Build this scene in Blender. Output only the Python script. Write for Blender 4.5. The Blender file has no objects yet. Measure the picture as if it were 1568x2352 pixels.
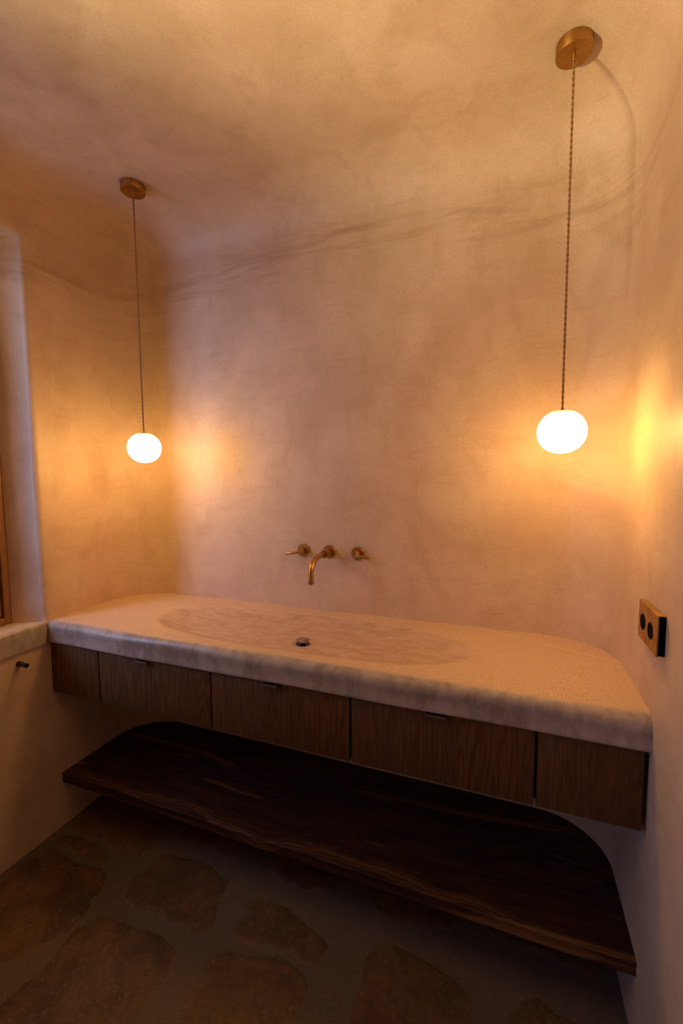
import bpy, bmesh, math, random
from mathutils import Vector, Matrix, noise
random.seed(7)
scene = bpy.context.scene
C = scene.collection
PI = math.pi

# ------------------------------------------------------------------ camera
cam_data = bpy.data.cameras.new('camera')
cam_data.sensor_fit = 'VERTICAL'
cam_data.sensor_height = 36.0
cam_data.sensor_width = 24.0
cam_data.lens = 1007.07 / 2352 * 36.0
cam_data.clip_start = 0.02
cam = bpy.data.objects.new('camera', cam_data)
C.objects.link(cam)
yaw, pitch, roll = 0.3655, -0.0827, -0.0077
F = Vector((-math.sin(yaw) * math.cos(pitch), math.cos(yaw) * math.cos(pitch), math.sin(pitch)))
R = Vector((math.cos(yaw), math.sin(yaw), 0))
U = R.cross(F)
R2 = R * math.cos(roll) + U * math.sin(roll)
U2 = U * math.cos(roll) - R * math.sin(roll)
m = Matrix((R2, U2, -F)).transposed().to_4x4()
m.translation = Vector((1.6938, -1.6529, 1.4316))
cam.matrix_world = m
scene.camera = cam

# ------------------------------------------------------------------ world, light, exposure
W = bpy.data.worlds.new('world')
scene.world = W
W.use_nodes = True
W.node_tree.nodes['Background'].inputs[0].default_value = (0.84, 0.92, 1.10, 1)
W.node_tree.nodes['Background'].inputs[1].default_value = 1.0
vs = scene.view_settings
vs.view_transform = 'Standard'
vs.look = 'None'
vs.gamma = 1.0
vs.exposure = 0.0
vs.use_curve_mapping = False
scene.cycles.max_bounces = 8
scene.cycles.diffuse_bounces = 6
scene.cycles.caustics_reflective = False
scene.cycles.caustics_refractive = False
scene.cycles.sample_clamp_indirect = 4.0


def area(name, loc, target, sx, sy, power, col, spread=180):
    l = bpy.data.lights.new(name, 'AREA')
    l.shape = 'RECTANGLE'
    l.size, l.size_y = sx, sy
    l.energy = power
    l.color = col
    l.spread = math.radians(spread)
    o = bpy.data.objects.new(name, l)
    C.objects.link(o)
    o.location = loc
    o.rotation_euler = (Vector(target) - Vector(loc)).to_track_quat('-Z', 'Y').to_euler()
    return o


# daylight outside the near and the unseen second window, plus two added ceiling fills
E1, E2, E3, E4 = 25, 3.4, 37, 3
area('window_daylight', (-0.72, -1.74, 1.70), (0.9, 0.0, 1.3), 0.42, 1.3, E1, (0.35, 0.46, 0.92))
area('rear_window_daylight', (-0.65, -2.45, 1.7), (2.0, -0.75, 0.85), 0.6, 0.8, E2, (0.28, 0.42, 1.0), 50)
area('rear_window_bounce', (-0.50, -2.65, 0.70), (1.25, -0.7, 2.5), 0.5, 0.4, E3, (1.0, 0.78, 0.44), 46)  # added warm fill, aimed up from the rear to brighten the ceiling
area('terrace_bounce', (-0.90, -1.15, 0.60), (1.0, -0.6, 2.5), 0.8, 0.6, E4, (1.0, 0.75, 0.5))  # added upward fill through the near window, a wash for the ceiling
GLOBE = 43.0          # emission of the lit glass globes


# ------------------------------------------------------------------ helpers
def link(name, me, mat=None, parent=None):
    o = bpy.data.objects.new(name, me)
    C.objects.link(o)
    if mat: me.materials.append(mat)
    if parent:
        o.parent = parent
    return o


def obj(name, bm, mat=None, parent=None, smooth=True, sharp=40):
    me = bpy.data.meshes.new(name)
    bmesh.ops.recalc_face_normals(bm, faces=bm.faces)
    bm.to_mesh(me)
    bm.free()
    if smooth:
        for p in me.polygons: p.use_smooth = True
        me.set_sharp_from_angle(angle=math.radians(sharp))
    return link(name, me, mat, parent)


def tag(o, label=None, cat=None, group=None, kind=None):
    if label: o['label'] = label
    if cat: o['category'] = cat
    if group: o['group'] = group
    if kind: o['kind'] = kind
    return o


def thing(name, label, cat, loc=(0, 0, 0), group=None, kind=None):
    o = bpy.data.objects.new(name, None)
    o.empty_display_size = 0.05
    C.objects.link(o)
    o.location = loc
    return tag(o, label, cat, group, kind)


def add_box(bm, x0, x1, y0, y1, z0, z1, bev=0.0, seg=2):
    vs_ = [bm.verts.new(p) for p in ((x0, y0, z0), (x1, y0, z0), (x1, y1, z0), (x0, y1, z0),
                                     (x0, y0, z1), (x1, y0, z1), (x1, y1, z1), (x0, y1, z1))]
    fs = [bm.faces.new([vs_[i] for i in f]) for f in ((3, 2, 1, 0), (4, 5, 6, 7), (0, 1, 5, 4), (1, 2, 6, 5), (2, 3, 7, 6), (3, 0, 4, 7))]
    if bev > 0:
        es = list({e for f in fs for e in f.edges})
        bmesh.ops.bevel(bm, geom=es, offset=bev, segments=seg, affect='EDGES', profile=0.5)


def frame_of(d):
    d = d.normalized()
    a = Vector((0, 0, 1)) if abs(d.z) < 0.9 else Vector((1, 0, 0))
    u = d.cross(a).normalized()
    return u, d.cross(u).normalized()


def add_tube(bm, pts, rad, n=16, cap=True):
    pts = [Vector(p) for p in pts]
    if not hasattr(rad, '__len__'): rad = [rad] * len(pts)
    rings = []
    u = None
    for i, p in enumerate(pts):
        d = (pts[min(i + 1, len(pts) - 1)] - pts[max(i - 1, 0)]).normalized()
        if u is None:
            u, v = frame_of(d)
        else:
            u = (u - d * u.dot(d)).normalized()
            v = d.cross(u)
        rings.append([bm.verts.new(p + (u * math.cos(2 * PI * k / n) + v * math.sin(2 * PI * k / n)) * rad[i]) for k in range(n)])
    for a, b in zip(rings, rings[1:]):
        for k in range(n):
            bm.faces.new((a[k], a[(k + 1) % n], b[(k + 1) % n], b[k]))
    if cap:
        bm.faces.new(rings[0][::-1])
        bm.faces.new(rings[-1])


def add_lathe(bm, prof, origin=(0, 0, 0), axis=(0, 0, 1), n=48):
    """prof: (radius, height) along axis"""
    ax = Vector(axis).normalized()
    u, v = frame_of(ax)
    O = Vector(origin)
    rings = []
    for r, h in prof:
        if r < 1e-6:
            rings.append([bm.verts.new(O + ax * h)])
        else:
            rings.append([bm.verts.new(O + ax * h + (u * math.cos(2 * PI * k / n) + v * math.sin(2 * PI * k / n)) * r) for k in range(n)])
    for a, b in zip(rings, rings[1:]):
        for k in range(n):
            k2 = (k + 1) % n
            if len(a) == 1 and len(b) == 1: continue
            if len(a) == 1: bm.faces.new((a[0], b[k], b[k2]))
            elif len(b) == 1: bm.faces.new((a[k], a[k2], b[0]))
            else: bm.faces.new((a[k], a[k2], b[k2], b[k]))


# ------------------------------------------------------------------ materials
class NT:
    def __init__(s, name):
        s.m = bpy.data.materials.new(name)
        s.m.use_nodes = True
        s.t = s.m.node_tree
        s.b = s.t.nodes['Principled BSDF']
        s.co = s.t.nodes.new('ShaderNodeTexCoord').outputs['Object']

    def n(s, typ, **kw):
        nd = s.t.nodes.new(typ)
        for k, v in kw.items(): setattr(nd, k, v)
        return nd

    def l(s, a, b): s.t.links.new(a, b)

    def mapping(s, scale=(1, 1, 1), rot=(0, 0, 0), src=None):
        mp = s.n('ShaderNodeMapping')
        mp.inputs['Scale'].default_value = scale
        mp.inputs['Rotation'].default_value = rot
        s.l(src or s.co, mp.inputs['Vector'])
        return mp.outputs[0]

    def noise(s, scale, detail=4, rough=0.55, vec=None, dist=0.0):
        nd = s.n('ShaderNodeTexNoise')
        nd.inputs['Scale'].default_value = scale
        nd.inputs['Detail'].default_value = detail
        nd.inputs['Roughness'].default_value = rough
        nd.inputs['Distortion'].default_value = dist
        s.l(vec or s.co, nd.inputs['Vector'])
        return nd.outputs['Fac']

    def rng(s, val, a, b, c=0.0, d=1.0, smooth=False):
        nd = s.n('ShaderNodeMapRange')
        if smooth: nd.interpolation_type = 'SMOOTHSTEP'
        nd.inputs[1].default_value = a
        nd.inputs[2].default_value = b
        nd.inputs[3].default_value = c
        nd.inputs[4].default_value = d
        s.l(val, nd.inputs[0])
        return nd.outputs[0]

    def ma(s, op, a, b=None, c=None):
        nd = s.n('ShaderNodeMath', operation=op)
        for i, x in enumerate((a, b, c)):
            if x is None: continue
            if isinstance(x, (int, float)): nd.inputs[i].default_value = x
            else: s.l(x, nd.inputs[i])
        return nd.outputs[0]

    def mix(s, fac, a, b, typ='MIX'):
        nd = s.n('ShaderNodeMix', data_type='RGBA', blend_type=typ)
        for i, x in ((0, fac), (6, a), (7, b)):
            if isinstance(x, (int, float)): nd.inputs[i].default_value = x
            elif isinstance(x, tuple): nd.inputs[i].default_value = (*x, 1)
            else: s.l(x, nd.inputs[i])
        return nd.outputs[2]

    def bump(s, h, strength, dist, prev=None):
        nd = s.n('ShaderNodeBump')
        nd.inputs['Strength'].default_value = strength
        nd.inputs['Distance'].default_value = dist
        s.l(h, nd.inputs['Height'])
        if prev: s.l(prev, nd.inputs['Normal'])
        return nd.outputs[0]

    def fin(s, col=None, rough=None, nrm=None, metal=None, spec=None):
        for k, x in (('Base Color', col), ('Roughness', rough), ('Normal', nrm), ('Metallic', metal), ('Specular IOR Level', spec)):
            if x is None: continue
            if isinstance(x, (int, float)): s.b.inputs[k].default_value = x
            elif isinstance(x, tuple): s.b.inputs[k].default_value = (*x, 1)
            else: s.l(x, s.b.inputs[k])
        return s.m


def mat_plaster():
    s = NT('trowelled_plaster')
    big = s.noise(1.1, 3, 0.5, dist=0.4)
    med = s.noise(3.6, 7, 0.60, dist=0.5)
    cloud = s.noise(9, 6, 0.66, vec=s.mapping((1, 1, 0.55), (0.4, 0.3, 0)), dist=0.5)
    drag = s.noise(1.0, 6, 0.7, vec=s.mapping((5, 5, 26), (0.5, 0.75, 0.2)), dist=0.35)
    drag2 = s.noise(1.0, 6, 0.7, vec=s.mapping((30, 26, 5), (0.35, -0.25, 0.4)), dist=0.35)
    fine = s.noise(230, 2, 0.6)
    c = s.mix(s.rng(big, 0.36, 0.64, smooth=True), (0.63, 0.435, 0.305), (0.64, 0.485, 0.325))
    c = s.mix(s.rng(med, 0.36, 0.66, 0, 0.8, smooth=True), c, (0.76, 0.565, 0.41))
    c = s.mix(s.rng(cloud, 0.46, 0.72, 0, 0.50, smooth=True), c, (0.51, 0.345, 0.215))
    c = s.mix(s.rng(drag, 0.50, 0.76, 0, 0.42, smooth=True), c, (0.48, 0.31, 0.19))
    c = s.mix(s.rng(drag2, 0.52, 0.74, 0, 0.30, smooth=True), c, (0.76, 0.60, 0.46))
    # day joint where the wall coat meets the ceiling coat: a wavering line with darker drag marks
    sep = s.n('ShaderNodeSeparateXYZ'); s.l(s.co, sep.inputs[0])
    wob = s.noise(1.4, 2, 0.5, vec=s.mapping((1, 1, 0.15)))
    wob2 = s.noise(11, 3, 0.6)
    rise = s.ma('MULTIPLY', s.ma('SINE', s.ma('MULTIPLY', sep.outputs[0], 1.55)), 0.10)
    z0 = s.ma('ADD', s.ma('ADD', s.ma('MULTIPLY', wob, 0.20), s.ma('MULTIPLY', wob2, 0.02)), s.ma('ADD', rise, 2.130))
    dz = s.ma('SUBTRACT', sep.outputs[2], z0)
    streak = s.rng(s.noise(1.0, 5, 0.65, vec=s.mapping((2.6, 2.6, 34), (0.06, 0.10, 0)), dist=0.3), 0.44, 0.66, 0, 1, smooth=True)
    line = s.rng(s.ma('ABSOLUTE', dz), 0.0, 0.020, 1, 0, smooth=True)
    band = s.rng(s.ma('ABSOLUTE', s.ma('ADD', dz, 0.02)), 0.0, 0.13, 1, 0, smooth=True)
    pat = s.rng(s.noise(2.6, 4, 0.6), 0.40, 0.60, 0.1, 1, smooth=True)
    c = s.mix(s.ma('MULTIPLY', s.ma('MULTIPLY', band, streak), 0.55), c, (0.40, 0.255, 0.15))
    c = s.mix(s.ma('MULTIPLY', s.ma('MULTIPLY', line, pat), 0.35), c, (0.34, 0.21, 0.125))
    c = s.mix(s.rng(fine, 0.35, 0.7, 0, 0.26), c, (0.33, 0.21, 0.125))
    pits = s.n('ShaderNodeTexVoronoi'); pits.inputs['Scale'].default_value = 8
    s.l(s.co, pits.inputs['Vector'])
    pm = s.rng(pits.outputs['Distance'], 0.0, 0.020, 1, 0, smooth=True)
    c = s.mix(s.ma('MULTIPLY', pm, 0.55), c, (0.2, 0.12, 0.07))
    h = s.ma('ADD', s.ma('MULTIPLY', med, 1.0), s.ma('ADD', s.ma('MULTIPLY', drag, 0.22), s.ma('MULTIPLY', cloud, 0.25)))
    nr = s.bump(h, 0.26, 0.012)
    nr = s.bump(s.rng(dz, -0.012, 0.012, 0, 1, smooth=True), 0.5, 0.002, nr)
    nr = s.bump(fine, 0.08, 0.0005, nr)
    rough = s.rng(med, 0.3, 0.7, 0.44, 0.60)
    return s.fin(c, rough, nr, spec=0.45)


def mat_stone():
    s = NT('honed_limestone')
    at = s.n('ShaderNodeAttribute', attribute_name='dish')
    top = s.n('ShaderNodeAttribute', attribute_name='top')
    edge = s.noise(26, 5, 0.6, dist=0.5)
    dm = s.rng(s.ma('ADD', at.outputs['Fac'], s.ma('MULTIPLY', s.ma('SUBTRACT', edge, 0.5), 0.16)), 0.0, 0.05, 0, 1, smooth=True)
    big = s.noise(5, 5, 0.6)
    grain = s.n('ShaderNodeTexVoronoi'); grain.inputs['Scale'].default_value = 260
    s.l(s.mapping((1, 1, 1)), grain.inputs['Vector'])
    fine = s.noise(380, 3, 0.7)
    blot = s.noise(1.0, 7, 0.68, vec=s.mapping((16, 27, 27), (0, 0, 0.35)), dist=0.3)
    peb = s.mix(s.rng(fine, 0.33, 0.67, 0, 1), (0.44, 0.29, 0.185), (0.94, 0.70, 0.50))
    peb = s.mix(s.rng(big, 0.38, 0.66, 0, 0.5), peb, (0.66, 0.48, 0.33))
    smooth_c = s.mix(s.rng(blot, 0.40, 0.64, 0, 1, smooth=True), (0.60, 0.425, 0.315), (0.47, 0.315, 0.21))
    smooth_c = s.mix(s.rng(s.noise(38, 4, 0.6), 0.6, 0.74, 0, 0.55), smooth_c, (0.76, 0.60, 0.47))
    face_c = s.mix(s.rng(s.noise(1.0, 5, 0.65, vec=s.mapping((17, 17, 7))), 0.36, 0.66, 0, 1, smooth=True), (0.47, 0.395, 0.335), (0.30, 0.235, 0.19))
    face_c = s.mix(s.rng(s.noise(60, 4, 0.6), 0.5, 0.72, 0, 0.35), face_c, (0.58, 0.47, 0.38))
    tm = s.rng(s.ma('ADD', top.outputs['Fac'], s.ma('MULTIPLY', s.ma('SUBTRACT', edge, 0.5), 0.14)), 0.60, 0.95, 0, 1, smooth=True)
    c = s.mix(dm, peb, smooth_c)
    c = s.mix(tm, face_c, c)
    # calcite vein at the right back corner
    sep = s.n('ShaderNodeSeparateXYZ'); s.l(s.co, sep.inputs[0])
    ax, ay, bx, by = 1.59, 0.0, 2.02, -0.175
    L = math.hypot(bx - ax, by - ay)
    nx, ny = -(by - ay) / L, (bx - ax) / L
    d = s.ma('ADD', s.ma('MULTIPLY', sep.outputs[0], nx), s.ma('MULTIPLY', sep.outputs[1], ny))
    d = s.ma('SUBTRACT', d, ax * nx + ay * ny)
    d = s.ma('ADD', d, s.ma('MULTIPLY', s.ma('SUBTRACT', s.noise(11, 4, 0.6), 0.5), 0.035))
    v = s.rng(s.ma('ABSOLUTE', d), 0.0008, 0.0024, 1, 0, smooth=True)
    v = s.ma('MULTIPLY', v, s.rng(sep.outputs[0], 1.56, 1.62, 0, 1))
    c = s.mix(s.ma('MULTIPLY', v, 0.75), c, (0.95, 0.78, 0.6))
    rough_mask = s.ma('MULTIPLY', tm, s.ma('SUBTRACT', 1.0, dm))
    h1 = s.ma('MULTIPLY', s.ma('ADD', fine, s.ma('MULTIPLY', grain.outputs['Distance'], 0.8)), rough_mask)
    nr = s.bump(h1, 0.7, 0.0022)
    nr = s.bump(s.noise(20, 6, 0.6), 0.22, 0.006, nr)
    nr = s.bump(s.ma('MULTIPLY', blot, dm), 0.35, 0.004, nr)
    rough = s.ma('ADD', s.ma('MULTIPLY', rough_mask, 0.20), 0.32)
    return s.fin(c, rough, nr, spec=0.5)


def mat_oak():
    s = NT('oiled_oak')
    oi = s.n('ShaderNodeObjectInfo')
    sep = s.n('ShaderNodeSeparateXYZ'); s.l(s.co, sep.inputs[0])
    # staves of different tone, about 15 cm wide
    wn = s.n('ShaderNodeTexWhiteNoise', noise_dimensions='1D')
    st = s.ma('FLOOR', s.ma('ADD', s.ma('MULTIPLY', sep.outputs[0], 6.4), 0.38))
    s.l(st, wn.inputs['W'])
    off = s.n('ShaderNodeCombineXYZ')
    s.l(s.ma('MULTIPLY', wn.outputs['Value'], 9.0), off.inputs[1])
    s.l(s.ma('MULTIPLY', wn.outputs['Value'], 3.0), off.inputs[2])
    add = s.n('ShaderNodeVectorMath', operation='ADD')
    s.l(s.co, add.inputs[0]); s.l(off.outputs[0], add.inputs[1])
    P = add.outputs[0]
    wob = s.noise(1.0, 3, 0.5, vec=s.mapping((8, 8, 0.75), src=P))
    rings = s.ma('SINE', s.ma('MULTIPLY', wob, 150.0))
    fib = s.noise(1.0, 5, 0.7, vec=s.mapping((300, 300, 9), src=P))
    pore = s.noise(1.0, 3, 0.6, vec=s.mapping((520, 520, 26), src=P))
    c = s.mix(s.rng(rings, -1, 1, 0, 0.65), (0.185, 0.084, 0.030), (0.068, 0.029, 0.010))
    c = s.mix(s.rng(fib, 0.38, 0.66, 0, 0.75), c, (0.06, 0.028, 0.011))
    c = s.mix(s.rng(pore, 0.6, 0.72, 0, 0.6), c, (0.05, 0.025, 0.012))
    c = s.mix(s.rng(wn.outputs['Value'], 0, 1, 0.0, 0.42), c, (0.10, 0.045, 0.018))
    nr = s.bump(fib, 0.2, 0.0008)
    return s.fin(c, 0.6, nr, spec=0.2)


def mat_dark_wood():
    s = NT('dark_slab_wood')
    P = s.mapping((1.1, 9, 9), (0, 0, 0.03))
    w = s.noise(1.0, 4, 0.55, vec=P, dist=0.7)
    rings = s.ma('SINE', s.ma('MULTIPLY', w, 48.0))
    fib = s.noise(1.0, 5, 0.7, vec=s.mapping((6, 260, 260)))
    c = s.mix(s.rng(rings, -0.6, 1, 0, 1), (0.035, 0.011, 0.007), (0.070, 0.025, 0.013))
    # a few pale sapwood streaks
    w2 = s.rng(s.noise(1.0, 3, 0.5, vec=s.mapping((1.0, 12, 6), (0, 0, 0.05)), dist=0.9), 0.60, 0.66, 0, 0.75, smooth=True)
    c = s.mix(w2, c, (0.26, 0.115, 0.04))
    sp_ = s.n('ShaderNodeSeparateXYZ'); s.l(s.co, sp_.inputs[0])
    wv = s.ma('MULTIPLY', s.ma('SUBTRACT', s.noise(1.0, 2, 0.5, vec=s.mapping((2.6, 0.5, 0.5))), 0.5), 0.12)
    wv2 = s.ma('MULTIPLY', s.ma('SUBTRACT', s.noise(1.0, 3, 0.5, vec=s.mapping((9, 14, 6))), 0.5), 0.035)
    dd = s.ma('SUBTRACT', s.ma('SUBTRACT', s.ma('ADD', sp_.outputs[1], s.ma('MULTIPLY', sp_.outputs[2], 0.6)), s.ma('ADD', wv, wv2)), -0.325)
    lines = s.rng(s.ma('SINE', s.ma('MULTIPLY', dd, 420.0)), 0.1, 1.0, 0.25, 1)
    flame = s.ma('MULTIPLY', s.rng(s.ma('ABSOLUTE', dd), 0.002, 0.028, 1, 0, smooth=True), lines)
    c = s.mix(s.ma('MULTIPLY', flame, 0.6), c, (0.30, 0.13, 0.042))
    c = s.mix(s.rng(fib, 0.3, 0.75, 0, 0.5), c, (0.022, 0.008, 0.006))
    kn = s.n('ShaderNodeTexVoronoi'); kn.inputs['Scale'].default_value = 3.0
    s.l(s.mapping((1, 1.6, 1)), kn.inputs['Vector'])
    c = s.mix(s.rng(kn.outputs['Distance'], 0.02, 0.07, 0.8, 0, smooth=True), c, (0.02, 0.008, 0.005))
    return s.fin(c, 0.6, s.bump(fib, 0.2, 0.001), spec=0.25)


def mat_brass(name, col=(0.60, 0.34, 0.10), col2=(0.30, 0.155, 0.05), rough=0.30, radial=False):
    s = NT(name)
    n1 = s.noise(45, 5, 0.65)
    n2 = s.noise(240, 3, 0.6)
    c = s.mix(s.rng(n1, 0.4, 0.7, 0, 0.8, smooth=True), col, col2)
    r = s.rng(s.ma('ADD', s.ma('MULTIPLY', n1, 0.7), s.ma('MULTIPLY', n2, 0.3)), 0.3, 0.7, rough - 0.06, rough + 0.14)
    nr = s.bump(n2, 0.08, 0.0004)
    s.fin(c, r, nr, metal=1.0)
    if radial:
        tg = s.n('ShaderNodeTangent', direction_type='RADIAL', axis='Z')
        s.l(tg.outputs[0], s.b.inputs['Tangent'])
        s.b.inputs['Anisotropic'].default_value = 0.75
    return s.m


def mat_plain(name, col, rough=0.5, metal=0.0, spec=0.5, nscale=120, var=0.25):
    s = NT(name)
    n1 = s.noise(nscale, 3, 0.6)
    c = s.mix(s.rng(n1, 0.3, 0.7, 0, var), col, tuple(x * 0.55 for x in col))
    return s.fin(c, rough, s.bump(n1, 0.06, 0.0005), metal=metal, spec=spec)


def mat_globe():
    s = NT('lit_opal_glass')
    s.fin((0.9, 0.85, 0.75), 0.25)
    s.b.inputs['Emission Color'].default_value = (1.0, 0.60, 0.175, 1)
    sep = s.n('ShaderNodeSeparateXYZ'); s.l(s.co, sep.inputs[0])      # the thick shoulder glass far from the bulb glows least
    k = s.rng(sep.outputs[2], 1.547 - 2.535 + 0.018, 1.547 - 2.535 + 0.058, 1, 0)
    k = s.ma('POWER', k, 2.2)
    s.l(s.ma('ADD', s.ma('MULTIPLY', k, GLOBE), 1.15), s.b.inputs['Emission Strength'])
    s.l(s.mix(s.rng(sep.outputs[2], 1.547 - 2.535 + 0.015, 1.547 - 2.535 + 0.045, 0, 1), (1.0, 0.55, 0.16), (1.0, 0.76, 0.30)), s.b.inputs['Emission Color'])
    return s.m


def mat_globe_top():
    s = NT('thick_opal_glass_shoulder')
    s.fin((0.9, 0.8, 0.6), 0.25)
    s.b.inputs['Emission Color'].default_value = (1.0, 0.74, 0.27, 1)
    s.b.inputs['Emission Strength'].default_value = 1.0
    return s.m


def mat_floor():
    s = NT('flagstone_floor')
    at = s.n('ShaderNodeAttribute', attribute_name='stone')
    tone = s.n('ShaderNodeAttribute', attribute_name='tone')
    e = s.noise(34, 4, 0.6)
    mk = s.rng(s.ma('ADD', at.outputs['Fac'], s.ma('ADD', s.ma('MULTIPLY', s.ma('SUBTRACT', e, 0.5), 0.024), s.ma('MULTIPLY', s.ma('SUBTRACT', s.noise(11, 3, 0.6), 0.5), 0.055))), -0.003, 0.003, 0, 1, smooth=True)
    gr = s.noise(300, 4, 0.75)
    grout = s.mix(s.rng(gr, 0.32, 0.7, 0, 1), (0.085, 0.06, 0.040), (0.21, 0.155, 0.105))
    st = s.noise(9, 6, 0.65, dist=0.6)
    stone = s.mix(s.rng(st, 0.35, 0.68, 0, 1, smooth=True), (0.16, 0.085, 0.035), (0.075, 0.042, 0.022))
    stone = s.mix(s.rng(tone.outputs['Fac'], 0, 1, 0, 0.5), stone, (0.17, 0.095, 0.042))
    stone = s.mix(s.rng(s.noise(22, 6, 0.7), 0.48, 0.66, 0, 0.6), stone, (0.065, 0.036, 0.018))
    stone = s.mix(s.rng(s.noise(70, 5, 0.65), 0.54, 0.68, 0, 0.6), stone, (0.22, 0.15, 0.085))
    pit = s.noise(30, 5, 0.7, dist=1.5)
    stone = s.mix(s.rng(pit, 0.64, 0.70, 0, 0.7), stone, (0.27, 0.19, 0.11))
    c = s.mix(mk, grout, stone)
    h = s.ma('ADD', s.ma('MULTIPLY', mk, 0.6), s.ma('MULTIPLY', gr, s.rng(mk, 0, 1, 0.35, 0.08)))
    nr = s.bump(h, 0.5, 0.004)
    nr = s.bump(st, 0.3, 0.01, nr)
    return s.fin(c, s.rng(mk, 0, 1, 0.85, 0.55), nr, spec=0.4)


def mat_glass():
    s = NT('window_glass')
    tr = s.n('ShaderNodeBsdfTransparent'); gl = s.n('ShaderNodeBsdfGlossy'); mx = s.n('ShaderNodeMixShader')
    tr.inputs[0].default_value = (0.96, 0.98, 0.97, 1)
    gl.inputs['Roughness'].default_value = 0.02
    mx.inputs[0].default_value = 0.05
    s.l(tr.outputs[0], mx.inputs[1]); s.l(gl.outputs[0], mx.inputs[2])
    s.l(mx.outputs[0], s.t.nodes['Material Output'].inputs['Surface'])
    return s.m


def mat_cord():
    s = NT('twisted_silk_flex')
    f = s.noise(900, 2, 0.5)
    c = s.mix(f, (0.42, 0.22, 0.07), (0.20, 0.095, 0.03))
    return s.fin(c, 0.6)


PLASTER = mat_plaster()
STONE = mat_stone()
OAK = mat_oak()
DARKWOOD = mat_dark_wood()
BRASS = mat_brass('aged_brass')
BRASS_CAN = mat_brass('spun_brass', (0.48, 0.26, 0.07), (0.43, 0.23, 0.06), 0.26, True)
BRASS_PLATE = mat_brass('tarnished_brass_plate', (0.52, 0.32, 0.11), (0.34, 0.20, 0.07), 0.45)
BLACK = mat_plain('black_recess', (0.003, 0.003, 0.003), 0.8, spec=0.05)
BLACK_HOLE = mat_plain('black_drain_seal', (0.012, 0.011, 0.011), 0.28)
BRONZE = mat_plain('dark_bronze', (0.10, 0.065, 0.045), 0.35, 0.9)
STEEL = mat_plain('brushed_dark_steel', (0.30, 0.26, 0.22), 0.35, 1.0)
PEBBLE = None
FLOORM = mat_floor()
GLASS = mat_glass()
CORD = mat_cord()
WINWOOD = mat_plain('window_wood', (0.30, 0.13, 0.045), 0.45, nscale=30, var=0.5)
CARC = mat_plain('dark_carcass_wood', (0.055, 0.028, 0.014), 0.6, nscale=40, var=0.4)
PIPE = mat_plain('pipe_metal', (0.3, 0.3, 0.3), 0.35, 1.0)

# ------------------------------------------------------------------ room shell
RW = 2.016        # room width
H = 2.535         # ceiling height
RC = 0.20         # plan radius of the back corners and inset of the cove
HC = 0.17         # height of the cove
YF = -3.3         # wall behind the camera
holes = [(-1.46, -0.48, 0.85, 2.34), (-2.85, -1.95, 0.85, 2.15)]      # expanded openings y0,y1,z0,z1 in the left wall


def subdiv(breaks, step):
    out = []
    for a, b in zip(breaks, breaks[1:]):
        n = max(1, round((b - a) / step))
        out += [a + (b - a) * i / n for i in range(n)]
    return out + [breaks[-1]]


YS = subdiv([YF, -2.85, -1.95, -1.46, -0.48, -RC], 0.04)
XS = subdiv([RC, RW - RC], 0.04)
ZS = subdiv([-0.02, 0.85, 2.15, 2.34, H - HC], 0.045)
NA = 20
ctr = []      # contour: (point at radius 0 offset, normal inward, region)
for y in YS: ctr.append(((0, y), (1, 0), 'left'))
for i in range(1, NA + 1):
    a = PI - (PI / 2) * i / NA
    ctr.append(((RC + RC * math.cos(a), -RC + RC * math.sin(a)), (-math.cos(a), -math.sin(a)), 'back'))
for x in XS[1:]: ctr.append(((x, 0), (0, -1), 'back'))
for i in range(1, NA + 1):
    a = PI / 2 - (PI / 2) * i / NA
    ctr.append(((RW - RC + RC * math.cos(a), -RC + RC * math.sin(a)), (-math.cos(a), -math.sin(a)), 'back'))
for y in reversed(YS[:-1]): ctr.append(((RW, y), (-1, 0), 'right'))
sect = [(0.0, z) for z in ZS] + [(RC * (1 - math.cos(PI / 2 * i / 16)), H - HC + HC * math.sin(PI / 2 * i / 16)) for i in range(1, 17)]
NZW = len(ZS)

shell = bmesh.new()
reg = shell.faces.layers.int.new('region')
REG = {'left': 1, 'back': 2, 'right': 3, 'ceiling': 4, 'front': 5}
grid = []
for (p, nrm, r) in ctr:
    grid.append([shell.verts.new((p[0] + nrm[0] * d, p[1] + nrm[1] * d, z)) for d, z in sect])
for i in range(len(ctr) - 1):
    r = ctr[i + 1][2] if ctr[i + 1][2] != 'right' else 'right'
    if ctr[i][2] == 'back' and ctr[i + 1][2] == 'right': r = 'right'
    for j in range(len(sect) - 1):
        if j < NZW - 1 and r == 'left':
            ym = (ctr[i][0][1] + ctr[i + 1][0][1]) / 2
            zm = (sect[j][1] + sect[j + 1][1]) / 2
            if any(a < ym < b and c < zm < d for a, b, c, d in holes): continue
        f = shell.faces.new((grid[i][j], grid[i + 1][j], grid[i + 1][j + 1], grid[i][j + 1]))
        f[reg] = REG[r] if j < NZW - 1 else REG['ceiling']
# flat of the ceiling
cg = [[shell.verts.new((x, y, H)) for y in YS] for x in XS]
for i in range(len(XS) - 1):
    for j in range(len(YS) - 1):
        f = shell.faces.new((cg[i][j], cg[i][j + 1], cg[i + 1][j + 1], cg[i + 1][j]))
        f[reg] = REG['ceiling']
# wall behind the camera (simple rectangle plus its coved corners is out of sight)
fv = [shell.verts.new(p) for p in ((0, YF, -0.02), (RW, YF, -0.02), (RW, YF, H), (0, YF, H))]
f = shell.faces.new(fv[::-1]); f[reg] = REG['front']


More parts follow.
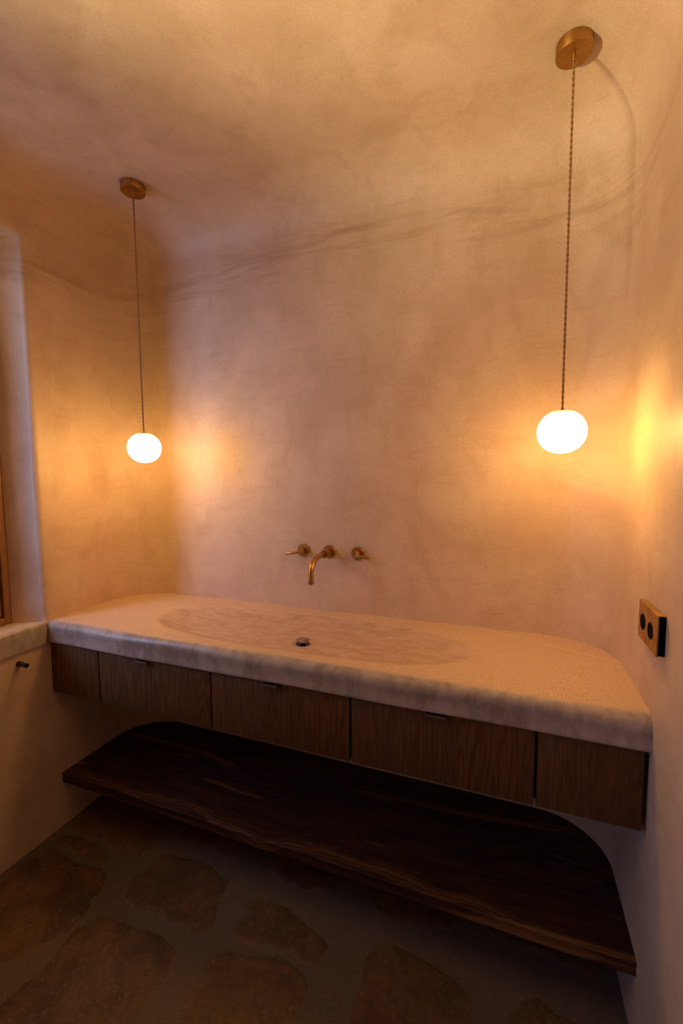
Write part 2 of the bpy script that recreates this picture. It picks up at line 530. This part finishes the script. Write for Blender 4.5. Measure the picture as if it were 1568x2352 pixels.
# niches: rounded arris, splayed reveal, outer reveal
def niche(y0, y1, z0, z1, splay, depth):
    rb = 0.02
    steps = [(0.0, 0.0)]
    for k in range(1, 7):
        a = PI / 2 * k / 6
        steps.append((rb * math.sin(a), -rb * (1 - math.cos(a))))
    steps += [(rb + splay * 0.5, -0.058), (rb + splay, -0.095), (rb + splay, -depth)]
    ys = subdiv([y0, y1], 0.04)
    ys_in = ys
    zs = [z for z in ZS if z0 - 1e-4 <= z <= z1 + 1e-4]
    loop = [(y, z0) for y in ys] + [(y1, z) for z in zs[1:]] + [(y, z1) for y in reversed(ys[:-1])] + [(y0, z) for z in reversed(zs[:-1][1:])]
    rings = []
    for ins, x in steps:
        rr = []
        for y, z in loop:
            yy = y0 + ins + (y - y0) / (y1 - y0) * (y1 - y0 - 2 * ins)
            iz = min(ins, rb + 0.01)
            zz = z0 + (z - z0) / (z1 - z0) * (z1 - z0 - iz)
            rr.append(shell.verts.new((x, yy, zz)))
        rings.append(rr)
    n = len(loop)
    for a, b in zip(rings, rings[1:]):
        for k in range(n):
            f = shell.faces.new((a[k], b[k], b[(k + 1) % n], a[(k + 1) % n]))
            f[reg] = REG['left']


for hh in holes: niche(*hh, 0.055, 0.30)
bmesh.ops.remove_doubles(shell, verts=shell.verts, dist=0.0006)
bmesh.ops.recalc_face_normals(shell, faces=[f for f in shell.faces])
shell.faces.ensure_lookup_table()
shell.normal_update()
# make the normals look into the room
fc = min(shell.faces, key=lambda f: (f.calc_center_median() - Vector((1.0, 0.0, 1.5))).length)
if fc.normal.y > 0: bmesh.ops.reverse_faces(shell, faces=shell.faces)
shell.normal_update()


def hand(p):
    k = 1.0
    if p.z < 1.2: k = 0.25 + 0.75 * max(0, (p.z - 0.95) / 0.25) if p.z > 0.95 else 0.25
    a = noise.noise(p * 1.7) * 0.008 + noise.noise(p * 5.0 + Vector((3, 1, 8))) * 0.0028
    return a * k


base = {v: (v.co.copy(), v.normal.copy()) for v in shell.verts}
for v, (c, n_) in base.items():
    if v.co.y > YF + 0.01: v.co = c + n_ * hand(c)
shell.normal_update()
vn = {v: v.normal.copy() for v in shell.verts}


def extract(name, code):
    idx, verts, nrms, faces = {}, [], [], []
    for f in shell.faces:
        if f[reg] != code: continue
        ff = []
        for v in f.verts:
            if v not in idx:
                idx[v] = len(verts)
                verts.append(v.co.copy())
                nrms.append(vn[v])
            ff.append(idx[v])
        faces.append(ff)
    me = bpy.data.meshes.new(name)
    me.from_pydata(verts, [], faces)
    for p in me.polygons: p.use_smooth = True
    me.normals_split_custom_set_from_vertices([tuple(n_) for n_ in nrms])
    return tag(link(name, me, PLASTER), None, None, None, 'structure')


for nm, code, lab in (('wall_left', 1, 'left plaster wall with a deep window niche'),
                      ('wall_back', 2, 'back plaster wall with rounded corners behind the stone basin'),
                      ('wall_right', 3, 'right plaster wall carrying the brass socket plate'),
                      ('ceiling', 4, 'coved plaster ceiling above the pendants'),
                      ('wall_front', 5, 'plaster wall behind the viewer')):
    o = extract(nm, code)
    tag(o, lab, nm.split('_')[0])
shell.free()

# ------------------------------------------------------------------ floor: traced flagstones in mortar
stones = [
 [(0.034, -0.74), (0.049, -0.564), (0.128, -0.577), (0.196, -0.583), (0.272, -0.59), (0.313, -0.578), (0.365, -0.58), (0.391, -0.616), (0.404, -0.688), (0.417, -0.739), (0.402, -0.803), (0.363, -0.878), (0.30, -0.93), (0.03, -1.0)],
 [(0.471, -0.595), (0.459, -0.554), (0.485, -0.496), (0.488, -0.443), (0.643, -0.417), (0.798, -0.455), (0.813, -0.502), (0.821, -0.573), (0.841, -0.61), (0.798, -0.632), (0.732, -0.636), (0.67, -0.629), (0.585, -0.637), (0.505, -0.626)],
 [(0.029, -0.484), (0.02, -0.358), (0.168, -0.323), (0.394, -0.33), (0.418, -0.404), (0.412, -0.487), (0.352, -0.473), (0.279, -0.489), (0.192, -0.465)],
 [(0.442, -0.767), (0.479, -0.7), (0.603, -0.692), (0.726, -0.689), (0.787, -0.7), (0.797, -0.766), (0.787, -0.838), (0.803, -0.883), (0.62, -1.06), (0.473, -1.04), (0.432, -0.982), (0.444, -0.868)],
 [(0.899, -0.511), (0.92, -0.462), (0.982, -0.464), (1.073, -0.478), (1.138, -0.499), (1.205, -0.53), (1.188, -0.607), (1.109, -0.579), (1.005, -0.600), (0.934, -0.615), (0.904, -0.594), (0.93, -0.532)],
 [(0.905, -0.662), (1.017, -0.63), (1.122, -0.604), (1.184, -0.627), (1.196, -0.668), (1.197, -0.735), (1.15, -0.86), (0.97, -0.90), (0.89, -0.80), (0.889, -0.694)],
 [(0.032, -0.525), (0.12, -0.50), (0.218, -0.505), (0.313, -0.529), (0.299, -0.558), (0.209, -0.552), (0.125, -0.548)],
 [(1.326, -0.617), (1.335, -0.485), (1.38, -0.455), (1.474, -0.464), (1.537, -0.47), (1.593, -0.484), (1.636, -0.522), (1.614, -0.60), (1.52, -0.72), (1.342, -0.72)],
 [(1.766, -0.468), (1.804, -0.453), (1.835, -0.467), (1.90, -0.475), (1.97, -0.53), (1.93, -0.66), (1.75, -0.68), (1.70, -0.56)],
]
rs = random.Random(3)
for (cx, cy) in [(0.22, -0.15), (0.62, -0.2), (1.03, -0.22), (1.45, -0.2), (1.83, -0.2), (0.25, -1.25), (0.68, -1.32), (1.1, -1.2), (1.5, -1.05), (1.85, -0.95), (1.8, -1.4)] + \
        [(0.25 + 0.42 * i + (0.15 if j % 2 else 0), -1.7 - 0.4 * j) for i in range(4) for j in range(4)]:
    rx, ry = rs.uniform(0.15, 0.19), rs.uniform(0.12, 0.17)
    a0 = rs.random() * 6
    poly = []
    for k in range(14):
        a = 2 * PI * k / 14
        rr = 1 + 0.12 * math.sin(3 * a + a0) + 0.1 * math.sin(2 * a + 2 * a0)
        c_, s_ = math.cos(a), math.sin(a)
        q = (abs(c_) ** 3 + abs(s_) ** 3) ** (-1 / 3)
        poly.append((min(RW - .02, max(.02, cx + rx * rr * c_ * q)), cy + ry * rr * s_ * q))
    stones.append(poly)


def sdf(poly, x, y):
    best, inside = 1e9, False
    n = len(poly)
    for i in range(n):
        x0, y0 = poly[i]; x1, y1 = poly[(i + 1) % n]
        dx, dy = x1 - x0, y1 - y0
        t = max(0, min(1, ((x - x0) * dx + (y - y0) * dy) / (dx * dx + dy * dy + 1e-12)))
        d = (x - x0 - t * dx) ** 2 + (y - y0 - t * dy) ** 2
        if d < best: best = d
        if (y0 > y) != (y1 > y) and x < (x1 - x0) * (y - y0) / (y1 - y0) + x0: inside = not inside
    d = math.sqrt(best)
    return d if inside else -d


bbs = [(min(p[0] for p in s_) - .04, max(p[0] for p in s_) + .04, min(p[1] for p in s_) - .04, max(p[1] for p in s_) + .04) for s_ in stones]
fy = subdiv([YF, -1.2], 0.03)[:-1] + subdiv([-1.2, 0.02], 0.011)
fx = subdiv([-0.02, RW + 0.02], 0.012)
verts, sa, ta = [], [], []
for y in fy:
    for x in fx:
        best, tn = -0.04, 0.5
        for k, s_ in enumerate(stones):
            b = bbs[k]
            if b[0] < x < b[1] and b[2] < y < b[3]:
                d = sdf(s_, x, y)
                if d > best: best, tn = d, (k * 0.37) % 1.0
        best = min(best, 0.04)
        hgt = 0.004 * max(0, min(1, (best + 0.004) / 0.012))
        verts.append((x, y, hgt - 0.003 + noise.noise(Vector((x * 6, y * 6, 1))) * 0.003))
        sa.append(best); ta.append(tn)
nx = len(fx)
faces = [(j * nx + i, j * nx + i + 1, (j + 1) * nx + i + 1, (j + 1) * nx + i) for j in range(len(fy) - 1) for i in range(nx - 1)]
me = bpy.data.meshes.new('floor')
me.from_pydata(verts, [], faces)
me.attributes.new('stone', 'FLOAT', 'POINT').data.foreach_set('value', sa)
me.attributes.new('tone', 'FLOAT', 'POINT').data.foreach_set('value', ta)
for p in me.polygons: p.use_smooth = True
tag(link('floor', me, FLOORM), 'irregular flagstone floor laid in pale mortar', 'floor', None, 'structure')


# ------------------------------------------------------------------ windows in the niches
def make_window(n, y0, y1, z0, z1, lab):
    w = thing('window_%d' % n, lab, 'window', ((-0.13), (y0 + y1) / 2, z0), kind='structure')
    loc = Vector(w.location)

    def part(name, boxes, mat, parent=w, off=loc, bev=0.002):
        bm = bmesh.new()
        for b in boxes: add_box(bm, b[0] - off.x, b[1] - off.x, b[2] - off.y, b[3] - off.y, b[4] - off.z, b[5] - off.z, bev)
        return obj(name, bm, mat, parent)
    fw, g, sw = 0.026, 0.006, 0.055
    part('window_frame', [(-0.165, -0.100, y0, y0 + fw, z0, z1), (-0.165, -0.100, y1 - fw, y1, z0, z1),
                          (-0.165, -0.100, y0 + fw, y1 - fw, z0, z0 + fw), (-0.165, -0.100, y0 + fw, y1 - fw, z1 - fw, z1)], WINWOOD)
    part('window_gasket', [(-0.150, -0.128, y1 - fw - g, y1 - fw, z0 + fw, z1 - fw), (-0.150, -0.128, y0 + fw, y0 + fw + g, z0 + fw, z1 - fw),
                           (-0.150, -0.128, y0 + fw + g, y1 - fw - g, z0 + fw, z0 + fw + g)], BLACK, bev=0)  # black strips stand in for the dark gap between frame and sash
    a0, a1, b0, b1 = y0 + fw + g, y1 - fw - g, z0 + fw + g, z1 - fw - 0.002
    sash = part('window_sash', [(-0.158, -0.108, a0, a0 + sw, b0, b1), (-0.158, -0.108, a1 - sw, a1, b0, b1),
                                (-0.158, -0.108, a0 + sw, a1 - sw, b0, b0 + sw), (-0.158, -0.108, a0 + sw, a1 - sw, b1 - sw, b1)], WINWOOD)
    pane = part('pane', [(-0.136, -0.130, a0 + sw, a1 - sw, b0 + sw, b1 - sw)], GLASS, sash, bev=0)
    return w


make_window(1, -1.385, -0.555, 0.872, 2.308, 'wooden framed window set in the plaster niche over the stone sill')
make_window(2, -2.775, -2.025, 0.852, 2.12, 'wooden framed window farther along the left wall behind the viewer')


# ------------------------------------------------------------------ countertop slab with carved dish
TOP, BOT = 0.870, 0.784
YFR = -0.497
XC, YC, DA, DB = 0.985, -0.255, 0.625, 0.185


def dish_f(x, y):
    u, v_ = abs(x - XC) / DA, abs(y - YC) / DB
    return 1 - (u ** 2.7 + v_ ** 2.3) ** (1 / 2.5)


def dish_d(x, y):
    f_ = dish_f(x, y)
    if f_ <= 0: return 0
    e = min(1, f_ / 0.22)
    e = e * e * (3 - 2 * e)
    return 0.012 * e + 0.010 * min(1, f_)


DR = Vector((1.035, -0.318, 0))
DR.z = TOP - dish_d(DR.x, DR.y)


def yback(x, e=0.003):
    r = RC
    if x < r: return min(e, -r + math.sqrt(max(0, (r + e) ** 2 - (r - x) ** 2)))
    if x > RW - r: return min(e, -r + math.sqrt(max(0, (r + e) ** 2 - (x - RW + r) ** 2)))
    return e


sx = [-0.004] + [RC * (1 - math.cos(PI / 2 * i / 26)) * 1.0 for i in range(1, 26)] + subdiv([RC, RW - RC], 0.012) + \
     [RW - RC * (1 - math.cos(PI / 2 * i / 26)) for i in range(25, 0, -1)] + [RW + 0.004]


def slab_profiles(sx, yfront, top, bot, rad_f, top_f, ny=44, yb=yback):
    cols = []
    for x in sx:
        yf, r = yfront(x), rad_f(x)
        y1 = yb(x)
        pts = []
        for k in range(ny + 1):
            y = y1 + (yf + r - y1) * k / ny
            pts.append((x, y, top_f(x, y), 1.0))
        for k in range(1, 11):
            a = PI / 2 * k / 10
            pts.append((x, yf + r - r * math.sin(a), top_f(x, yf + r) - r * (1 - math.cos(a)), 1.0 - k / 10 * 1.0))
        zt = pts[-1][2]
        for k in range(1, 7):
            t = k / 6
            pts.append((x, yf + 0.004 * math.sin(PI * t) * 0.6 + noise.noise(Vector((x * 5, t, 9))) * 0.0015, zt + (bot + 0.006 - zt) * t, 0.0))
        for k in range(1, 4):
            a = PI / 2 * k / 3
            pts.append((x, yf + 0.006 - 0.006 * math.cos(a), bot + 0.006 - 0.006 * math.sin(a), 0.0))
        pts.append((x, y1 - 0.0, bot, 0.0))
        cols.append(pts)
    return cols


def slab_mesh(name, cols, mat, dishes=True):
    verts, top_a, dish_a, faces = [], [], [], []
    npf = len(cols[0])
    for c in cols:
        for x, y, z, t in c:
            verts.append((x, y, z)); top_a.append(t)
            dish_a.append(max(-0.6, dish_f(x, y)) if dishes else -1.0)
    for i in range(len(cols) - 1):
        for k in range(npf):
            k2 = (k + 1) % npf
            faces.append((i * npf + k, i * npf + k2, (i + 1) * npf + k2, (i + 1) * npf + k))
    faces.append(tuple(range(npf))[::-1])
    faces.append(tuple((len(cols) - 1) * npf + k for k in range(npf)))
    me = bpy.data.meshes.new(name)
    me.from_pydata(verts, [], faces)
    me.attributes.new('top', 'FLOAT', 'POINT').data.foreach_set('value', top_a)
    me.attributes.new('dish', 'FLOAT', 'POINT').data.foreach_set('value', dish_a)
    bm = bmesh.new(); bm.from_mesh(me)
    bmesh.ops.recalc_face_normals(bm, faces=bm.faces)
    bm.to_mesh(me); bm.free()
    for p in me.polygons: p.use_smooth = True
    me.set_sharp_from_angle(angle=math.radians(50))
    return link(name, me, mat)


def topz(x, y):
    d = math.hypot(x - DR.x, y - DR.y)
    return TOP - dish_d(x, y) + noise.noise(Vector((x * 7, y * 7, 3))) * 0.0012 + noise.noise(Vector((x * 25, y * 25, 5))) * 0.0004 - \
        (0.004 if d < 0.024 else 0.004 * max(0, 1 - (d - 0.024) / 0.012))


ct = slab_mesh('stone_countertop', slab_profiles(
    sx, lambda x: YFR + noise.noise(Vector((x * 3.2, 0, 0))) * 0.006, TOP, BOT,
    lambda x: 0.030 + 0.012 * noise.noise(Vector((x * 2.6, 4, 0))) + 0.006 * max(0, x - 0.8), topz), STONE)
tag(ct, 'long pale limestone countertop with shallow oval basin carved into its top', 'countertop')

# sill slab of the window niche, same stone
sill_cols = []
sy = subdiv([-1.60, -0.4995], 0.02)
verts, ta_, faces = [], [], []
prof_n = None
for y in sy:
    inside = -1.395 < y
    xb = -0.172 if -1.39 < y else 0.0
    xf = 0.010 + noise.noise(Vector((y * 4, 2, 0))) * 0.003
    r = 0.014 + 0.004 * noise.noise(Vector((y * 5, 7, 0)))
    pts = []
    for k in range(9):
        x = xb + (xf - r - xb) * k / 8
        pts.append((x, TOP + noise.noise(Vector((x * 9, y * 9, 2))) * 0.001, 1.0))
    for k in range(1, 7):
        a = PI / 2 * k / 6
        pts.append((xf - r + r * math.sin(a), TOP - r * (1 - math.cos(a)), 1 - k / 6))
    for k in range(1, 5): pts.append((xf, TOP - r + (BOT + r - TOP) * k / 4, 0.0))
    pts.append((0.0, BOT, 0.0))
    pts.append((-0.012 if xb == 0 else xb, BOT, 0.0))
    prof_n = len(pts)
    for x, z, t in pts:
        # inside the niche the slab tapers with the splayed reveal
        yy = y
        if x < -0.0005 and y > -0.56:
            lim = -0.5 - 0.7 * min(0.08, -x) + 0.004
            yy = min(y, lim)
        verts.append((x, yy, z)); ta_.append(t)
for i in range(len(sy) - 1):
    for k in range(prof_n):
        k2 = (k + 1) % prof_n
        faces.append((i * prof_n + k, (i + 1) * prof_n + k, (i + 1) * prof_n + k2, i * prof_n + k2))
faces.append(tuple(range(prof_n)))
faces.append(tuple((len(sy) - 1) * prof_n + k for k in range(prof_n))[::-1])
me = bpy.data.meshes.new('stone_sill')
me.from_pydata(verts, [], faces)
me.attributes.new('top', 'FLOAT', 'POINT').data.foreach_set('value', ta_)
me.attributes.new('dish', 'FLOAT', 'POINT').data.foreach_set('value', [-1.0] * len(verts))
bm = bmesh.new(); bm.from_mesh(me); bmesh.ops.recalc_face_normals(bm, faces=bm.faces); bm.to_mesh(me); bm.free()
for p in me.polygons: p.use_smooth = True
me.set_sharp_from_angle(angle=math.radians(50))
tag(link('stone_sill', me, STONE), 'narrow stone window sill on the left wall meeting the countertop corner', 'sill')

# ------------------------------------------------------------------ floating oak cabinet
YP = -0.485
ZB = 0.580
cab = thing('floating_cabinet', 'floating oak vanity cabinet with flat fronts under the stone countertop', 'cabinet', (1.008, 0, ZB))
off = Vector(cab.location)


def cpart(name, boxes, mat, parent=cab, bev=0.0012):
    bm = bmesh.new()
    for b in boxes: add_box(bm, b[0] - off.x, b[1] - off.x, b[2] - off.y, b[3] - off.y, b[4] - off.z, b[5] - off.z, bev)
    return obj(name, bm, mat, parent)


GP = 0.0035
fronts = [(0.004, 0.2605 - GP, 'fixed_panel'), (0.2605 + GP, 0.7716 - GP, 'drawer_front'), (0.7716 + GP, 1.2695 - GP, 'drawer_front'),
          (1.2695 + GP, 1.7724 - GP, 'drawer_front'), (1.7724 + GP, 2.006, 'fixed_panel')]
# carcass with rounded plan like the slab
bm = bmesh.new()
cs = [0.006] + [RC * (1 - math.cos(PI / 2 * i / 12)) for i in range(2, 12)] + [RC, 1.0, RW - RC] + [RW - RC * (1 - math.cos(PI / 2 * i / 12)) for i in range(11, 1, -1)] + [2.003]
ring = [(x, yback(x, -0.008)) for x in cs] + [(2.003, YP + 0.022), (0.006, YP + 0.022)]
lo = [bm.verts.new((x - off.x, y, ZB + 0.006 - off.z)) for x, y in ring]
hi = [bm.verts.new((x - off.x, y, BOT - 0.001 - off.z)) for x, y in ring]
bm.faces.new(lo[::-1]); bm.faces.new(hi)
for k in range(len(ring)):
    bm.faces.new((lo[k], lo[(k + 1) % len(ring)], hi[(k + 1) % len(ring)], hi[k]))
obj('body', bm, CARC, cab, smooth=False)
pulls = [0.486, 1.007, 1.521]
di = 0
for x0, x1, nm in fronts:
    fp = cpart(nm, [(x0, x1, YP, YP + 0.020, ZB, BOT - 0.002)], OAK)
    if nm == 'drawer_front':
        px = pulls[di]; di += 1
        bm = bmesh.new()
        add_box(bm, px - 0.027 - off.x, px + 0.027 - off.x, YP - 0.018, YP + 0.002, 0.7785 - off.z, 0.7805 - off.z, 0.0008)
        add_box(bm, px - 0.027 - off.x, px + 0.027 - off.x, YP - 0.020, YP - 0.017, 0.7715 - off.z, 0.7805 - off.z, 0.0008)
        obj('pull', bm, STEEL, fp)

# ------------------------------------------------------------------ dark wooden shelf
ZS_T, ZS_B = 0.220, 0.180
YS_F = -0.469
shelf_cols = slab_profiles(sx, lambda x: YS_F + noise.noise(Vector((x * 2, 5, 0))) * 0.002, ZS_T, ZS_B, lambda x: 0.004,
                           lambda x, y: ZS_T, ny=8, yb=lambda x: yback(x, 0.004))
sh = slab_mesh('wooden_shelf', shelf_cols, DARKWOOD, False)
tag(sh, 'thick dark reddish wooden shelf with rounded back corners below the cabinet', 'shelf')

# ------------------------------------------------------------------ drain
PS = NT('mottled_stone_cap')
cc = PS.mix(PS.rng(PS.noise(70, 6, 0.7, dist=1.0), 0.42, 0.6, 0, 1), (0.15, 0.09, 0.065), (0.40, 0.29, 0.22))
PEBBLE = PS.fin(cc, 0.35, PS.bump(PS.noise(120, 3, 0.6), 0.1, 0.001))
dr = thing('basin_waste', 'round pop-up basin waste with a mottled stone cap in the carved basin', 'drain', (DR.x, DR.y, DR.z - 0.004))
bm = bmesh.new()
add_lathe(bm, [(0.0, 0.0005), (0.0245, 0.0005), (0.0245, 0.0022), (0.0225, 0.0026), (0.0205, 0.0012), (0.014, 0.0010), (0.008, 0.003), (0.007, 0.012), (0, 0.012)])
obj('seal_ring', bm, BLACK_HOLE, dr)  # black disc stands in for the dark hole under the cap, plus its stem
bm = bmesh.new()
add_lathe(bm, [(0, 0.0115), (0.017, 0.0115), (0.0225, 0.0130), (0.0245, 0.0150), (0.0240, 0.0170), (0.020, 0.0187), (0.012, 0.0197), (0, 0.0199)])
obj('stone_cap', bm, PEBBLE, dr)


# ------------------------------------------------------------------ wall-mounted basin mixer
def yl(a, b, c): return Vector((a, b, c))


ZT = 1.120
sp = thing('wall_spout', 'curved brass basin spout reaching down from the wall between two lever valves', 'tap', (1.006, 0, ZT))
bm = bmesh.new()
add_lathe(bm, [(0, -0.008), (0.0270, -0.008), (0.0275, 0.0035), (0.0262, 0.0050), (0, 0.0050)], (0, 0, 0), (0, -1, 0))
obj('rosette', bm, BRASS, sp)
bm = bmesh.new()
add_lathe(bm, [(0, 0.004), (0.0155, 0.004), (0.0145, 0.046), (0.0145, 0.047), (0.0178, 0.048), (0.0182, 0.050), (0.0182, 0.058), (0.0172, 0.060), (0.0125, 0.0605), (0.012, 0.066), (0, 0.066)], (0, 0, 0), (0, -1, 0))
obj('collar', bm, BRASS, sp)
bm = bmesh.new()
pts = [(0, -0.055, 0), (0, -0.085, -0.0005), (0, -0.104, -0.001)]
for k in range(1, 15):
    a = math.radians(88) * k / 14
    pts.append((0, -0.106 - 0.074 * math.sin(a), -0.001 - 0.052 * (1 - math.cos(a))))
pts += [(0, -0.1815, -0.070), (0, -0.182, -0.084)]
add_tube(bm, pts, 0.0105, 24)
obj('spout_pipe', bm, BRASS, sp)
bm = bmesh.new()
add_tube(bm, [(0, -0.182, -0.082), (0, -0.182, -0.0925)], 0.0112, 24)
add_tube(bm, [(0, -0.182, -0.0925), (0, -0.182, -0.095)], [0.0112, 0.0085], 24)
tag(obj('aerator', bm, mat_brass('limescaled_brass', (0.35, 0.27, 0.17), (0.10, 0.07, 0.05), 0.4), sp), 'limescaled dull aerator tip')


def valve(x, s_, label):
    v = thing('lever_valve', label, 'valve', (x, 0, ZT), 'lever valves beside the spout')
    bm = bmesh.new()
    add_lathe(bm, [(0, -0.008), (0.0265, -0.008), (0.0270, 0.0065), (0.0255, 0.0080), (0, 0.0080)], (0, 0, 0), (0, -1, 0))
    obj('rosette', bm, BRASS, v)
    bm = bmesh.new()
    add_lathe(bm, [(0, 0.007), (0.0120, 0.007), (0.0118, 0.022), (0.0095, 0.024), (0.0095, 0.034), (0.0120, 0.036), (0.0120, 0.042), (0.010, 0.044), (0, 0.044)], (0, 0, 0), (0, -1, 0))
    obj('valve_stem', bm, BRASS, v)
    bm = bmesh.new()
    add_box(bm, -0.014, 0.062, -0.0042, 0.0042, -0.0058, 0.0058, 0.0032, 3)
    for vv in bm.verts:
        t = (vv.co.x + 0.014) / 0.076
        vv.co.y *= 0.8 + 0.9 * t
        vv.co.z *= 1.05 - 0.15 * t
    M = Matrix.Translation((0, -0.040, -0.003)) @ Matrix.Scale(s_, 4, (1, 0, 0)) @ Matrix.Rotation(math.radians(7), 4, 'Y') @ Matrix.Rotation(math.radians(-4), 4, 'Z')
    bmesh.ops.transform(bm, matrix=M, verts=bm.verts)
    obj('lever', bm, BRASS, v)


valve(0.889, -1, 'brass wall valve left of the spout with its lever pointing left')
valve(1.131, 1, 'brass wall valve right of the spout with its lever pointing right')

# ------------------------------------------------------------------ socket / toggle plate on the right wall
XW = RW - 0.001
pl = thing('socket_plate', 'rectangular brass plate with two black round holes on the right wall', 'wall plate', (XW, -0.478, 1.079))
a0, a1 = -0.072, 0.071
zt_, zb_ = 0.046, -0.0455
bm = bmesh.new()
add_box(bm, -0.0165, -0.0135, a0, a1, zb_, zt_, 0.0005)
add_box(bm, -0.0140, 0.004, a0 + 0.001, a1 - 0.001, zt_ - 0.0018, zt_, 0.0003)
obj('face_plate', bm, BRASS_PLATE, pl)
bm = bmesh.new()
add_box(bm, -0.0137, 0.006, a0 + 0.002, a1 - 0.002, zb_ + 0.002, zt_ - 0.002, 0.0005)
tag(obj('back_box', bm, BLACK, pl), 'black mounting box')
for yy, zz in ((0.034, 0.0), (-0.0255, -0.002)):
    bm = bmesh.new()
    add_lathe(bm, [(0, 0.0), (0.0185, 0.0), (0.0190, 0.0009), (0.0183, 0.0013), (0.0165, 0.0006), (0, 0.0006)], (-0.0165, yy, zz), (-1, 0, 0), 40)
    tag(obj('round_hole', bm, BLACK, pl), 'black round opening')

# ------------------------------------------------------------------ peg on the left wall under the sill
pg = thing('wall_peg', 'small dark bronze peg with a groove on the left wall under the sill', 'wall hook', (0, -0.607, 0.743))
bm = bmesh.new()
add_lathe(bm, [(0, -0.006), (0.0095, -0.006), (0.0095, 0.018), (0.0090, 0.019), (0.0060, 0.023), (0.0060, 0.030), (0.0080, 0.034), (0.0085, 0.035), (0.0085, 0.047), (0.0078, 0.048), (0, 0.048)], (0, 0, 0), (1, 0, -0.02), 28)
obj('peg', bm, BRONZE, pg)

# ------------------------------------------------------------------ pendants
GM, GTM = mat_globe(), mat_globe_top()


def pendant(x, y, zc, label, lean):
    zt = H - 0.003 + 0.0
    zt = H
    p = thing('globe_pendant', label, 'pendant lamp', (x, y, zt), 'brass globe pendants hanging over the basin')
    bm = bmesh.new()
    add_lathe(bm, [(0, 0.006), (0.0435, 0.006), (0.0440, -0.0255), (0.0430, -0.0270), (0, -0.0272)], n=64)
    obj('canopy', bm, BRASS_CAN, p)
    bm = bmesh.new()
    add_lathe(bm, [(0, -0.0270), (0.0045, -0.0270), (0.0045, -0.040), (0.0036, -0.042), (0, -0.042)], n=24)
    obj('cord_grip', bm, BRASS, p)
    zb = zc + 0.060 - zt
    bm = bmesh.new()
    L = -0.040 - zb
    turns = L / 0.030
    steps = int(turns * 12)
    for ph in (0, PI):
        pts = []
        for k in range(steps + 1):
            t = k / steps
            a = 2 * PI * turns * t + ph
            pts.append((0.0016 * math.cos(a), 0.0016 * math.sin(a), -0.040 - L * t))
        add_tube(bm, pts, 0.0019, 6)
    obj('cord', bm, CORD, p)
    bm = bmesh.new()
    add_lathe(bm, [(0, zb + 0.003), (0.004, zb + 0.003), (0.0055, zb), (0.0062, zb - 0.004), (0.0062, zb - 0.012), (0, zb - 0.012)], n=24)
    obj('lamp_holder', bm, BRASS, p)
    # flattened glass globe with a flat shoulder
    c = zc - zt
    prof = []
    rx, rz = 0.0628, 0.0605
    a_top = math.radians(62)
    for k in range(0, 33):
        a = -PI / 2 + (a_top + PI / 2) * k / 32
        prof.append((max(0, rx * math.cos(a) ** 0.93) if k else 0, c + rz * math.sin(a) * (0.97 if a < 0 else 1)))
    rt, ztp = prof[-1]
    bm = bmesh.new()
    add_lathe(bm, prof, n=64)
    obj('glass_globe', bm, GM, p)
    bm = bmesh.new()
    add_lathe(bm, [(rt, ztp), (rt * 0.93, ztp + 0.0022), (rt * 0.8, ztp + 0.0032), (rt * 0.5, ztp + 0.0036), (0, ztp + 0.0036)], n=64)
    tag(obj('globe_shoulder', bm, GTM, p), 'yellowish flat glass top')
    return p


pendant(0.336, -0.290, 1.547, 'brass pendant with a glowing globe in the left corner over the counter', 0)
pendant(1.825, -0.293, 1.547, 'brass pendant with a glowing globe at the right end over the counter', 0)
